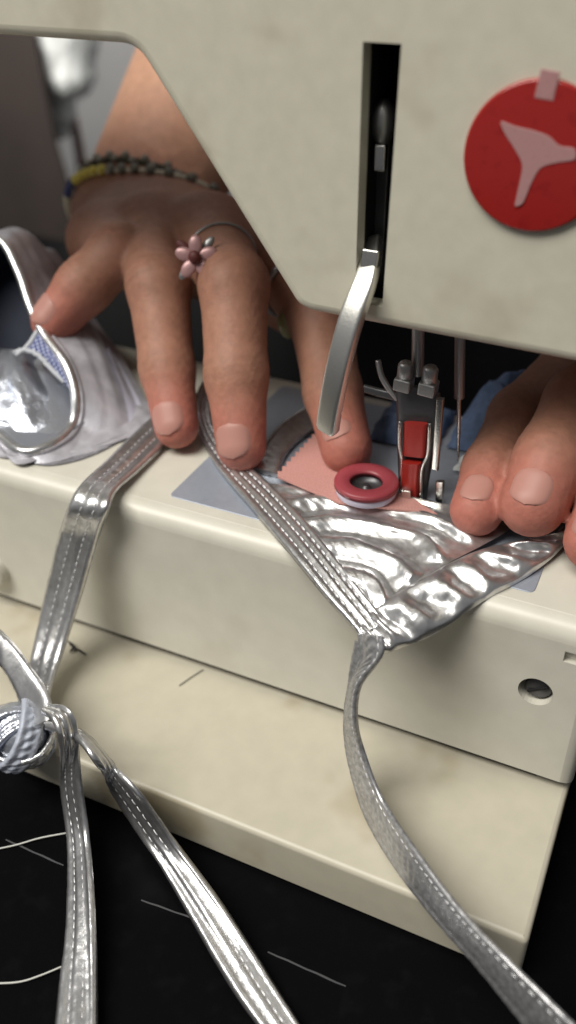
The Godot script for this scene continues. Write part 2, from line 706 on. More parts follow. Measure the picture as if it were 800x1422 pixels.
func part_box(called: String, lo: Vector3, hi: Vector3, r: float, material: String, parent: Node3D, xf := Transform3D()) -> MeshInstance3D:
	var m := Mb.new()
	rounded_box(m, lo, hi, r, 3, xf)
	return obj(called, m, material, parent)


# ================================================================ the scene
func _ready() -> void:
	rng.seed = 11
	fn.seed = 3
	fn.frequency = 0.05
	set_view()
	set_light()
	make_materials()
	build_setting()
	build_machine()
	build_person()
	build_pouch()
	build_garment()
	build_strap()
	build_small_things()


func set_view() -> void:
	var cam := Camera3D.new()
	cam.name = "camera"
	add_child(cam)
	cam.transform = Transform3D(Basis(Vector3(0.905732, -0.006567, -0.423800), Vector3(-0.236584, 0.821789, -0.518354), Vector3(0.351679, 0.569754, 0.742767)), Vector3(88.935084, 133.063394, 158.744345) * MM)
	cam.fov = 58.49
	cam.near = 0.01
	cam.far = 20.0
	var at := CameraAttributesPhysical.new()
	at.frustum_focal_length = 21.43
	at.frustum_near = 0.01
	at.frustum_far = 20.0
	at.frustum_focus_distance = 0.215
	at.exposure_aperture = 5.6
	cam.attributes = at
	cam.current = true


func set_light() -> void:
	var we := WorldEnvironment.new()
	we.name = "environment"
	var e := Environment.new()
	e.background_mode = Environment.BG_COLOR
	e.background_color = lin(0.09, 0.091, 0.095)
	e.tonemap_mode = Environment.TONE_MAPPER_LINEAR
	e.tonemap_exposure = 1.48
	e.sdfgi_enabled = true
	e.ssao_enabled = true
	e.ssil_enabled = true
	we.environment = e
	add_child(we)
	lamp("ceiling_lamp", V(-660, 1680, 880), V(0, 0, 0), Vector2(1.7, 0.8), 4.0, Color(1.0, 0.985, 0.95))
	lamp("background_fill", V(-430, 430, -380), V(-490, 330, -900), Vector2(0.8, 0.35), 0.27, Color(1.0, 0.98, 0.95))  # added light that brightens the far background, not a real fixture


func lamp(called: String, at: Vector3, to: Vector3, size: Vector2, energy: float, col: Color) -> void:
	var l := AreaLight3D.new()
	l.name = called
	l.area_size = size
	l.light_energy = energy
	l.light_color = col
	l.area_range = 8.0
	l.area_attenuation = 2.0
	l.shadow_enabled = true
	add_child(l)
	l.look_at_from_position(at * MM, to * MM, Vector3(0.1, 0.2, 1).normalized())


func build_setting() -> void:
	var t := thing("table", "glossy black work table under the sewing machine base", "table", V(0, -66, 0))
	part_box("table_top", V(-700, -96, -330), V(520, -66, 420), 2.0, "table_black", t)
	# pale scuffs in a line along the table
	for s in [[V(-37.24, -66.00, 60.33), V(-19.54, -66.00, 60.26)], [V(2.85, -66.00, 60.09), V(20.75, -66.00, 58.60)], [V(35.75, -66.00, 58.89), V(54.61, -66.00, 58.77)]]:
		var m := Mb.new()
		var a: Vector3 = s[0] + V(0, 0.03, 0)
		var b: Vector3 = s[1] + V(0, 0.03, 0)
		var pts := []
		for k in 9:
			pts.append(a.lerp(b, k / 8.0) + V(0, 0, 0.06 * sin(k * 2.1)))
		tube(m, pts, [0.16, 0.24, 0.2, 0.26, 0.14], 8, false, 0.12)
		obj("scratch", m, "scratch_grey", t)
	var w := Mb.new()
	rounded_box(w, V(-1500, -800, -930), V(900, 1500, -900), 1.0, 2)
	obj("wall", w, "wall_grey").set_meta("kind", "structure")
	var f := Mb.new()
	rounded_box(f, V(-1500, -830, -900), V(900, -800, 900), 1.0, 2)
	obj("floor", f, "brown_panel").set_meta("kind", "structure")


# ---------------------------------------------------------------- the machine
func build_machine() -> void:
	var t := thing("sewing_machine", "cream plastic sewing machine seen from behind with a round red badge on its head", "sewing machine", V(0, -66, -40))
	var m := Mb.new()
	var base_outline := round_corners(PackedVector2Array([Vector2(-300, -88), Vector2(88.5, -88), Vector2(88.5, 41.8), Vector2(-300, 41.8)]), 1.5)
	# base: outline in x,z turned flat
	var flat := Transform3D(Basis(V(1, 0, 0), V(0, 0, 1), V(0, 1, 0)), Vector3.ZERO)
	extrude(m, base_outline, -65.6, -50.7, 1.3, [], flat, 3)
	obj("base", m, "base_plastic", t)
	# bed block with a screw hole and a slot in its rear face
	m = Mb.new()
	var hole := circle_poly(Vector2(76.3, -21.0), 4.0)
	var slot := rect_poly(80.7, -9.6, 85.6, -6.6)
	var prof := []
	var r := 4.6
	rounded_box(m, V(-300, -48.0, -82), V(89.0, 0, -r), 0.4, 2)
	# the rounded front edge and the face
	for k in 9:
		var a := PI / 2 * k / 8.0
		prof.append([-r + r * sin(a), -r + r * cos(a)])
	var rows := []
	for q in prof:
		rows.append([V(-300, q[1], q[0]), V(86.0, q[1], q[0]), V(87.6, q[1], q[0] - 0.35), V(88.7, q[1], q[0] - 1.2), V(89.0, q[1], q[0] - 2.6)])
	m.grid(rows)
	face_with_holes(m, rect_poly(-300, -47.7, 86.0, -r), [hole, slot], func(q): return V(q.x, q.y, 0), V(0, 0, 1))
	rows = []
	for y in [-r, -47.7]:
		rows.append([V(86.0, y, 0), V(87.6, y, -0.35), V(88.7, y, -1.2), V(89.0, y, -2.6)])
	m.grid(rows)
	hole_wall(m, hole, -5.0, 0.0)
	hole_wall(m, slot, -1.6, 0.0)
	m.poly(slot, func(q): return V(q.x, q.y, -1.6), V(0, 0, 1))
	var bed := obj("bed", m, "bed_plastic", t)
	# dark joint where bed meets base, made thicker to stand for its shadow
	part_box("joint", V(-299, -50.9, -81), V(80.5, -47.4, -2.2), 0.2, "seam_dark", t)
	# the screw
	m = Mb.new()
	m.poly(circle_poly(Vector2(76.3, -21.0), 4.1), func(q): return V(q.x, q.y, -4.6), V(0, 0, 1))
	var rec := obj("screw_recess", m, "dark_steel", t)
	m = Mb.new()
	var fwd := Basis(V(1, 0, 0), V(0, 0, 1), V(0, -1, 0))
	lathe(m, [Vector2(3.2, 0), Vector2(3.2, 1.4), Vector2(2.8, 2.0), Vector2(0.01, 2.3)], V(76.6, -21.2, -3.6), fwd, 24)
	obj("screw_head", m, "dark_steel", rec)
	var turn := Transform3D(Basis(V(0, 0, 1), 0.6), V(76.6, -21.2, -1.45))
	part_box("screw_slot", V(-2.6, -0.35, 0), V(2.6, 0.35, 0.4), 0.1, "dark_cavity", rec, turn)
	# round stud at the left of the rear face
	m = Mb.new()
	lathe(m, [Vector2(5.6, -0.5), Vector2(5.6, 2.2), Vector2(5.0, 3.0), Vector2(4.2, 3.2), Vector2(0.01, 3.3)], V(-84.61, -37.95, 0.00), fwd, 32)
	obj("stud", m, "bed_plastic", t)
	# needle plate
	m = Mb.new()
	var po := round_corners(PackedVector2Array([Vector2(-24.8, -78), Vector2(71.0, -78), Vector2(71.0, -8.3), Vector2(-24.8, -8.3)]), 2.0)
	extrude(m, po, -0.5, 0.22, 0.15, [], flat, 2)
	obj("needle_plate", m, "plate_metal", t)
	# arm and head in one cover, with a long slot in the face
	m = Mb.new()
	var zf := -20.0
	var zb := -80.0
	var ho := PackedVector2Array([Vector2(-300, 104.6), Vector2(-30.5, 104.6), Vector2(6.8, 53.3), Vector2(10.0, 52.3), Vector2(112, 50.6), Vector2(112, 162), Vector2(-300, 162)])
	ho = round_corners(ho, 4.0)
	var hs := PackedVector2Array([Vector2(20.9, 56.6), Vector2(27.3, 56.6), Vector2(28.2, 107.8), Vector2(20.6, 107.8)])
	extrude(m, ho, zb, zf, 2.4, [hs], Transform3D(), 5)
	hole_wall(m, hs, zf - 4.5, zf)
	obj("head_cover", m, "head_plastic", t)
	m = Mb.new()
	var hs2 := inset(hs, -0.6)
	hole_wall(m, hs2, zf - 34.0, zf - 4.4)
	m.poly(hs2, func(q): return V(q.x, q.y, zf - 34.0), V(0, 0, 1))
	var cav := obj("slot_cavity", m, "dark_cavity", t)
	# links seen in the slot
	m = Mb.new()
	var cap: Vector3 = V(21.97, 91.80, -30.00)
	ellipsoid(m, cap, V(2.6, 4.6, 3.4), Basis(), 10)
	obj("link", m, "dull_steel", cav)
	m = Mb.new()
	rounded_box(m, V(-1.2, -2.6, -2), V(1.2, 2.6, 2), 0.35, 2, Transform3D(Basis(V(0, 1, 0), 0.2), V(22.06, 85.38, -29.00)))
	obj("pin", m, "steel", cav)
	m = Mb.new()
	rounded_box(m, V(-2.0, -24, -1.6), V(2.0, 14, 1.6), 0.5, 2, Transform3D(Basis(), V(20.68, 73.84, -34.00)))
	obj("guide_rod", m, "dark_steel", cav)
	# presser foot lifter: a curved flat lever out of the slot
	var lv := [V(21.36, 67.46, -29.00), V(23.08, 65.27, -23.00), V(23.49, 61.58, -18.50), V(22.30, 55.38, -15.00), V(21.01, 47.56, -13.00), V(19.75, 38.99, -12.00), V(18.68, 31.43, -12.00), V(18.27, 27.96, -12.30)]
	var pth := smooth_path(lv, 6)
	var rowsl := []
	var nn := pth.size()
	for i in nn:
		var tt: Vector3 = (pth[mini(i + 1, nn - 1)] - pth[maxi(i - 1, 0)]).normalized()
		var face := V(-0.15, 0.62, 0.78)                    # the broad face looks up and to the viewer
		var sd := tt.cross(face).normalized()
		var nf := sd.cross(tt).normalized()
		var f := i / float(nn - 1)
		var hw := lerpf(1.9, 2.75, smoothstep(0.0, 0.45, f)) * (1.0 if f < 0.97 else 0.86)
		var ht := 1.5
		var row := []
		for k in 20:
			var g := TAU * k / 20.0
			row.append(pth[i] + sd * hw * signf(cos(g)) * pow(absf(cos(g)), 0.4) + nf * ht * signf(sin(g)) * pow(absf(sin(g)), 0.4))
		rowsl.append(row)
	var c0 := []
	var c1 := []
	for k in 20:
		c0.append(pth[0])
		c1.append(pth[nn - 1])
	rowsl.push_front(c0)
	rowsl.push_back(c1)
	m = Mb.new()
	m.grid(rowsl, true)
	var lever := obj("lifter_lever", m, "lever_steel", t)
	part_box("lever_knuckle", V(-1.9, -2.0, -1.2), V(1.9, 2.0, 1.2), 0.4, "steel", lever, Transform3D(Basis(V(1, 0, 0), -0.3), V(23.61, 66.14, -21.50)))
	# red badge
	var bc := V(55.6, 90.4, zf)
	m = Mb.new()
	lathe(m, [Vector2(13.5, -0.5), Vector2(13.5, 0.7), Vector2(13.3, 1.05), Vector2(12.9, 1.2), Vector2(6.0, 1.45), Vector2(0.01, 1.5)], bc, fwd, 64)
	var badge := obj("badge", m, "badge_red", t)
	m = Mb.new()
	# a pale three-armed shape on the badge
	var mark := PackedVector2Array()
	for q in [V(48.21, 96.61, -18.50), V(51.10, 95.74, -18.50), V(54.83, 95.31, -18.50), V(57.79, 94.59, -18.50), V(59.58, 93.02, -18.50), V(62.63, 93.06, -18.50), V(63.11, 91.00, -18.50), V(59.52, 90.15, -18.50), V(56.80, 89.11, -18.50), V(55.83, 86.70, -18.50), V(54.60, 82.07, -18.50), V(53.05, 81.35, -18.50), V(53.48, 86.19, -18.50), V(53.72, 89.32, -18.50), V(51.60, 92.04, -18.50), V(49.41, 94.48, -18.50)]:
		mark.append(Vector2(q.x, q.y))
	mark.reverse()
	if Geometry2D.is_polygon_clockwise(mark):
		mark.reverse()
	extrude(m, round_corners(mark, 1.6, 4), zf + 1.2, zf + 1.6, 0.06, [], Transform3D(), 2)
	obj("pale_shape", m, "badge_pink", badge)
	part_box("pale_tab", V(-1.7, -2.4, -0.25), V(1.7, 2.4, 0.1), 0.15, "badge_pink", badge, Transform3D(Basis(V(0, 0, 1), -0.1), V(55.95, 102.89, -18.70)))  # small pale tab across the top rim of the badge
	# needle bar and presser bar under the head
	m = Mb.new()
	tube(m, [V(29.97, 58.74, -37.00), V(30.44, 48.38, -37.00), V(31.40, 33.70, -37.00)], [1.5], 14)
	obj("presser_bar", m, "dull_steel", t)
	m = Mb.new()
	tube(m, [V(38.54, 54.91, -42.00), V(39.64, 42.59, -42.00), V(41.06, 27.13, -42.00)], [1.3], 14)
	obj("needle_bar", m, "dull_steel", t)
	m = Mb.new()
	tube(m, [V(41.02, 27.52, -42.00), V(41.86, 17.51, -42.00), V(42.53, 9.14, -42.00)], [0.55, 0.5, 0.25], 8)
	obj("needle", m, "steel", t)
	# presser foot
	m = Mb.new()
	var shank := [V(26.93, 31.30, -36.00), V(28.14, 21.02, -35.00), V(29.24, 9.95, -34.50), V(30.16, -0.91, -34.50)]
	var shank2 := [V(37.27, 30.54, -36.00), V(37.78, 22.22, -35.00), V(37.34, 12.01, -34.50), V(36.82, -0.18, -34.50)]
	ribbon(m, shank, shank2, 1.6, [], 6, 0.0)
	var foot := obj("presser_foot", m, "dark_steel", t)
	for q in [[V(29.29, 33.89, -33.50), 2.1, 3.0], [V(35.42, 34.00, -33.50), 2.1, 3.0]]:
		m = Mb.new()
		rounded_box(m, V(-q[1], -q[2], -2.2), V(q[1], 0.3, 2.2), 0.5, 2, Transform3D(Basis(V(0, 0, 1), -0.06), q[0]))
		var cb := obj("clamp_block", m, "dull_steel", foot)
		m = Mb.new()
		tube(m, [q[0] + V(0, 0.1, 0), q[0] + V(0, 3.4, -0.2), q[0] + V(0, 4.2, -0.2)], [1.95, 1.9, 1.3], 16)
		obj("clamp_screw", m, "dull_steel", cb)
	m = Mb.new()
	ribbon(m, [V(30.39, 22.24, -33.20), V(30.96, 13.26, -32.80)], [V(35.89, 23.10, -33.20), V(36.22, 13.94, -32.80)], 1.8, [], 6, 0.2)
	obj("red_insert", m, "red_plastic", foot)
	m = Mb.new()
	ribbon(m, [V(30.90, 11.66, -32.20), V(31.43, 2.09, -32.00)], [V(35.41, 12.38, -32.20), V(35.55, 1.67, -32.00)], 2.4, [], 6, 0.3)
	obj("red_insert", m, "red_plastic", foot)
	for e in [[[V(29.14, 22.26, -33.00), V(29.48, 16.37, -32.60), V(30.55, 11.14, -32.20), V(30.92, 0.83, -32.00)], 0.55], [[V(36.66, 23.39, -33.00), V(36.94, 15.07, -32.60), V(35.95, 10.39, -32.20), V(36.31, 1.88, -32.00)], 0.5]]:
		m = Mb.new()
		tube(m, smooth_path(e[0], 5), [e[1]], 10)
		obj("side_rail", m, "steel", foot)
	m = Mb.new()
	ribbon(m, [V(37.71, 30.27, -33.50), V(38.13, 21.31, -33.00), V(38.36, 11.64, -32.60)], [V(39.49, 30.46, -33.50), V(39.77, 21.30, -33.00), V(40.08, 11.23, -32.60)], 1.8, [], 6, 0.1)
	obj("guide_bar", m, "steel", foot)
	m = Mb.new()
	tube(m, smooth_path([V(20.72, 35.01, -38.00), V(22.23, 31.45, -37.00), V(24.67, 28.42, -36.50), V(27.26, 26.22, -36.00)], 6), [0.7, 0.8, 0.6], 10)
	obj("thread_guide", m, "dull_steel", foot)
	m = Mb.new()
	ribbon(m, [V(17.07, 27.08, -39.00), V(21.75, 26.84, -39.00), V(27.24, 27.27, -38.00)], [V(17.54, 25.17, -38.50), V(22.05, 24.70, -38.50), V(27.56, 25.16, -37.50)], 1.4, [], 6, 0.1)
	obj("cross_arm", m, "dark_steel", foot)
	m = Mb.new()
	ribbon(m, [V(39.67, 7.35, -33.20), V(40.19, 0.11, -33.00)], [V(41.70, 7.89, -33.20), V(42.10, 0.21, -33.00)], 1.4, [], 6, 0.1)
	obj("guide_bar_end", m, "steel", foot)
	m = Mb.new()
	ribbon(m, [V(28.94, 2.33, -31.20), V(34.86, 2.53, -31.00), V(40.84, 2.77, -30.80)], [V(29.66, 1.16, -29.40), V(35.55, 1.38, -29.20), V(41.52, 1.43, -29.00)], 1.2, [], 5, 0.1)
	var sole := obj("sole_plate", m, "steel", foot)
	part_box("sole_toe", V(-1.3, -0.6, -1.5), V(1.3, 2.2, 1.0), 0.3, "steel", sole, Transform3D(Basis(V(0, 1, 0), 0.1), V(33.10, 2.99, -29.80)))


# ---------------------------------------------------------------- the person
func skin_tint(fingers: Array, dorsal: Vector3) -> Callable:
	# colour of the skin; its alpha holds how deep a crease is, as 1 - depth in millimetres
	var cr := []
	for j in fingers:
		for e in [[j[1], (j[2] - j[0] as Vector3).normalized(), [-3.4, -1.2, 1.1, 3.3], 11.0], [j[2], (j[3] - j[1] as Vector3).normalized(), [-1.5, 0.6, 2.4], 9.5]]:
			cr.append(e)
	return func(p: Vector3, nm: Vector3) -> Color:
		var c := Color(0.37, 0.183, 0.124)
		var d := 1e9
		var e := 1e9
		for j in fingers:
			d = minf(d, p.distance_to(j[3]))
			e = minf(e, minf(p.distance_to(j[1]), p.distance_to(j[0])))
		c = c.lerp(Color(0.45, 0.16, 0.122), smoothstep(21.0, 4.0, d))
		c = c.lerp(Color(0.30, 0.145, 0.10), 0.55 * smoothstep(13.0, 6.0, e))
		c = c.lerp(Color(0.60, 0.335, 0.225), smoothstep(-128.0, -165.0, p.z))   # forearm colour lightened to stand for the light falling on it
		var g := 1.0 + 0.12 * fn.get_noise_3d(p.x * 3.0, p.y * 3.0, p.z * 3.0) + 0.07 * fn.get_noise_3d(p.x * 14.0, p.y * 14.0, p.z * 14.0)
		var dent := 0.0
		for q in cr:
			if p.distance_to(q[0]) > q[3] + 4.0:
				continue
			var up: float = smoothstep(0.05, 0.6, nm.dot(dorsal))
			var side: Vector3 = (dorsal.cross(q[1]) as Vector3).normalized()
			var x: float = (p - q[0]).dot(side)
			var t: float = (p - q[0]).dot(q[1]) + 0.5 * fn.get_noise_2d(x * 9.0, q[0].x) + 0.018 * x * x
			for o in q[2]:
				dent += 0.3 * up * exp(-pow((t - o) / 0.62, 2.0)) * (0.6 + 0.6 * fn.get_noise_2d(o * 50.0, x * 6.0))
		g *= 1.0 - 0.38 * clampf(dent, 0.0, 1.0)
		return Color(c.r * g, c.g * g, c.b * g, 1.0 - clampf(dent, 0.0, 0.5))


func finger(j: Array, r: Array) -> Array:
	# j: knuckle, middle joint, end joint, centre of the tip
	return [bone(j[0], j[1], r[0], r[1]), bone(j[1], j[2], r[1], r[2]), bone(j[2], j[3], r[2], r[3])]


func nail(parent: Node3D, chains: Array, j: Array, r: float, up: Vector3, half := 0.8, back := 5.5, front := 4.0) -> void:
	# a curved plate that lies on the skin at the back of the last joint
	var t: Vector3 = (j[3] - j[2]).normalized()
	var u := (up - t * up.dot(t)).normalized()
	var s := t.cross(u).normalized()
	var m := Mb.new()
	var rows := []
	var nr := 17
	for i in nr:
		var f := i / float(nr - 1)
		var along := lerpf(-back, front, f)
		var wd := half * pow(maxf(0.0, 1.0 - pow(absf(f * 2.0 - 1.0), 3.0)), 0.5) + 0.03
		var row := []
		for k in nr:
			var e := 2.0 * k / (nr - 1) - 1.0
			var rad := u * cos(wd * e) + s * sin(wd * e)
			var q := clampf(along / r, 0.0, 1.2)
			var c: Vector3 = j[3] + t * minf(along, 0.0)
			var dir := rad * cos(q) + t * sin(q)
			var lo := 1.0
			var hi := r + 4.0
			for it in 12:
				var mid := (lo + hi) * 0.5
				if field(c + dir * mid, chains, 12.0, 7.0) < 0.0:
					lo = mid
				else:
					hi = mid
			var rim := maxf(pow(absf(e), 6.0), pow(absf(f * 2.0 - 1.0), 8.0) if f < 0.5 else 0.0)
			row.append(c + dir * (lo + 0.34 - 0.4 * rim))
		rows.append(row)
	m.grid(rows)
	obj("fingernail", m, "nail", parent)


func skin_ring(chains: Array, c: Vector3, fr: Array, count: int, off: float) -> Array:
	# points round a limb that lie on its skin
	var out := []
	for k in count:
		var g := TAU * k / count
		var dir: Vector3 = fr[0] * cos(g) + fr[1] * sin(g)
		var a := 4.0
		var b := 60.0
		for i in 18:
			var mid := (a + b) * 0.5
			if field(c + dir * mid, chains, 12.0, 7.0) < 0.0:
				a = mid
			else:
				b = mid
		out.append(c + dir * (a + off))
	return out


func build_person() -> void:
	var t := thing("person", "person reaching in from behind the machine, both hands pressing silver fabric, bracelets on one wrist", "person", V(0, -66, -300))
	# right hand (on the left in the picture)
	var w: Vector3 = V(-116.69, 24.33, -138.00)
	var pinky := [V(-95.88, 35.69, -88.00), V(-73.52, 39.87, -66.00), V(-73.52, 39.87, -66.00).lerp(V(-86.47, 22.92, -47.00), 0.55) + V(0.5, 1.5, 0), V(-86.47, 22.92, -47.00)]
	var ringf := [V(-76.55, 40.56, -88.00), V(-53.65, 36.67, -56.00), V(-43.35, 18.59, -41.00), V(-35.01, 7.19, -30.50)]
	var middle := [V(-54.95, 42.87, -88.00), V(-27.66, 41.38, -54.00), V(-19.93, 22.42, -39.00), V(-13.55, 6.99, -28.50)]
	var index := [V(-38.45, 39.79, -92.00), V(-8.55, 29.11, -70.00), V(3.14, 15.76, -52.00), V(12.96, 7.64, -38.50)]
	var elbow: Vector3 = V(-116.94, 84.59, -240.00)
	var palm := []
	for k in [pinky, ringf, middle, index]:
		palm.append(bone(w.lerp(k[0], 0.18), k[0] + V(0, -2, 0), 15.5, 10.6))
	palm.append(bone(w, elbow, 23.0, 38.0))
	var thumb_root := w.lerp(index[0], 0.35) + V(6, -9, 4)
	var thumb := [bone(thumb_root, index[0] + V(12, -15, 4), 12.5, 9.5), bone(index[0] + V(12, -15, 4), index[1] + V(-4, -12, -16), 9.5, 8.0)]
	var chains := [palm, finger(pinky, [9.4, 8.8, 8.2, 6.9]), finger(ringf, [10.4, 9.1, 7.6, 6.3]), finger(middle, [10.8, 9.4, 8.4, 6.8]), finger(index, [10.4, 9.0, 7.9, 7.0]), thumb]
	var m := Mb.new()
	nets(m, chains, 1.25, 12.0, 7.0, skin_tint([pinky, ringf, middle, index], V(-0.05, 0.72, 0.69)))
	var right_chains := chains
	# left hand (on the right in the picture)
	var a := [V(63.73, 20.10, -92.00), V(53.86, 15.35, -60.00), V(52.28, 11.04, -38.50), V(52.38, 7.28, -25.00)]
	var b := [V(77.19, 26.15, -88.00), V(69.46, 27.40, -51.00), V(66.20, 19.46, -35.00), V(65.19, 12.58, -25.00)]
	var c := [V(91.29, 21.00, -90.00), V(86.61, 19.29, -55.00), V(82.45, 13.91, -34.00), V(80.56, 8.47, -22.00)]
	var d := [V(102.35, 17.68, -86.00), V(101.43, 12.73, -55.00), V(97.59, 8.20, -37.00), V(95.07, 3.49, -26.00)]
	var w2: Vector3 = V(96.81, 23.87, -150.00)
	var elbow2 := V(168, 62, -315)
	palm = []
	for k in [a, b, c, d]:
		palm.append(bone(w2.lerp(k[0], 0.18), k[0] + V(0, -2, 0), 15.5, 10.4))
	palm.append(bone(w2, elbow2, 23.0, 38.0))
	thumb_root = w2.lerp(a[0], 0.35) + V(-6, -9, 4)
	thumb = [bone(thumb_root, a[0] + V(-5, -18, -2), 12.5, 9.5), bone(a[0] + V(-5, -18, -2), a[0] + V(-2, -24, 20), 9.5, 8.4)]
	chains = [palm, finger(a, [9.6, 8.4, 7.2, 6.5]), finger(b, [10.4, 9.2, 8.4, 7.8]), finger(c, [10.4, 9.2, 8.2, 7.0]), finger(d, [9.2, 8.2, 7.2, 6.0]), thumb]
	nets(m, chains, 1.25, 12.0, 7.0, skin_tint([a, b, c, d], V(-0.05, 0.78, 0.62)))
	# upper arms and the body inside the blouse
	var torso := [bone(elbow, V(-150, 290, -420), 38, 46), bone(elbow2, V(170, 230, -420), 38, 46), bone(V(-150, 250, -430), V(150, 250, -430), 60, 60), bone(V(-60, 200, -430), V(-50, -160, -420), 95, 100), bone(V(60, 200, -430), V(50, -160, -420), 95, 100), bone(V(0, 250, -430), V(0, 350, -410), 55, 52)]
	nets(m, [torso], 7.0, 40.0, 10.0, func(_p, _n): return Color(0.36, 0.19, 0.13))
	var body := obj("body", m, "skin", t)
	var up := V(-0.05, 0.66, 0.75)
	nail(body, right_chains, ringf, 6.3, up, 0.8)
	nail(body, right_chains, middle, 6.8, up, 0.8)
	nail(body, right_chains, index, 7.0, up, 0.6, 5.0, 0.5)
	nail(body, right_chains, pinky, 6.9, V(-0.2, 0.8, 0.5), 0.8)
	nail(body, chains, a, 6.5, V(-0.1, 0.85, 0.5), 0.6, 5.5, 2.5)
	nail(body, chains, b, 7.8, V(-0.1, 0.8, 0.6), 0.62, 5.5, 3.5)
	nail(body, chains, c, 7.05, up, 0.9)
	nail(body, chains, d, 6.05, up, 0.9)
	# blouse: body and short sleeves
	m = Mb.new()
	var cloth := [bone(elbow.lerp(V(-150, 290, -420), 0.15), V(-150, 290, -420), 46, 56), bone(elbow2.lerp(V(170, 230, -420), 0.15), V(170, 230, -420), 46, 56), bone(V(-150, 245, -430), V(150, 245, -430), 68, 68), bone(V(-62, 200, -430), V(-55, -170, -415), 104, 112), bone(V(62, 200, -430), V(55, -170, -415), 104, 112)]
	nets(m, [cloth], 7.0, 40.0, 10.0, func(_p, _n): return Color.WHITE)
	obj("blouse", m, "blouse_print", t)
	# wrist bands
	var ax := (elbow - w).normalized()
	var fr := frame_at(ax, Vector3.UP)
	var band := Mb.new()
	var ring := skin_ring(right_chains, w + ax * 3.0, fr, 48, 0.3)
	tube(band, ring, [1.3], 8, true)
	var grey := obj("braided_bracelet", band, "seam_dark", t)
	var grey_ring := skin_ring(right_chains, w + ax * 3.0, fr, 52, 1.5)
	for k in 52:
		var bm := Mb.new()
		ellipsoid(bm, grey_ring[k] + ax * 1.0 * (1 if k % 2 else -1), V(1.5, 1.5, 1.5), Basis(), 6)
		obj("bead", bm, "bead_grey", grey)
	band = Mb.new()
	ring = skin_ring(right_chains, w - ax * 5.0, fr, 52, 0.6)
	tube(band, ring, [0.8], 8, true)
	var charm := obj("beaded_bracelet", band, "bead_white", t)
	var bead_ring := skin_ring(right_chains, w - ax * 5.0, fr, 46, 1.5)
	for k in 46:
		var bm := Mb.new()
		ellipsoid(bm, bead_ring[k], V(1.9, 1.9, 1.9), Basis(), 6)
		obj("bead", bm, ("bead_white" if bead_ring[k].x < w.x - 20.0 else "bead_blue" if bead_ring[k].x < w.x - 12.5 else "bead_yellow" if bead_ring[k].x < w.x + 4.0 else "bead_grey"), charm)
	# rings on the right hand
	var rc: Vector3 = V(-36.87, 48.82, -50.00)
	m = Mb.new()
	var rp := []
	var md := (middle[1] - middle[0] as Vector3).normalized()
	var rf := frame_at(md, Vector3.UP)
	var mc: Vector3 = middle[0].lerp(middle[1], 0.55)
	for k in 32:
		rp.append(mc + (rf[0] * cos(TAU * k / 32.0) + rf[1] * sin(TAU * k / 32.0)) * 10.3)
	tube(m, rp, [0.5], 8, true)
	var fl := obj("flower_ring", m, "dull_steel", t)
	var fz := V(0.3, 0.4, 0.87).normalized()
	var fx := Vector3.UP.cross(fz).normalized()
	var fy := fz.cross(fx)
	for k in 9:
		m = Mb.new()
		var g := TAU * k / 5.0 + 0.35 if k < 5 else TAU * k / 4.0 + 0.9
		var dir := fx * cos(g) + fy * sin(g)
		var reach := 3.4 if k < 5 else 4.6
		ellipsoid(m, rc + dir * reach + fz * (0.5 * sin(k * 2.3) - (1.2 if k > 4 else 0.0)), V(2.7, 0.75, 1.9 if k < 5 else 1.3), Basis(dir, (fz + dir * 0.35).normalized(), dir.cross(fz)).orthonormalized(), 8)
		obj("petal", m, "petal_pink" if k < 5 else ("dark_red_paint" if k % 2 else "dull_steel"), fl)
	m = Mb.new()
	ellipsoid(m, rc + V(0.3, 0.6, 1.2), V(1.8, 1.8, 1.5), Basis(), 8)
	obj("flower_centre", m, "dark_red_paint", fl)
	m = Mb.new()
	rp = []
	md = (index[1] - index[0] as Vector3).normalized()
	rf = frame_at(md, Vector3.UP)
	mc = index[0].lerp(index[1], 0.6)
	for k in 32:
		rp.append(mc + (rf[0] * cos(TAU * k / 32.0) + rf[1] * sin(TAU * k / 32.0)) * 10.4)
	tube(m, rp, [1.0], 8, true)
	var st := obj("stone_ring", m, "dull_steel", t)
	m = Mb.new()
	ellipsoid(m, V(-17.69, 26.42, -66.00), V(2.4, 4.0, 2.2), Basis(V(0, 0, 1), 0.3), 10)
	obj("stone", m, "stone_green", st)


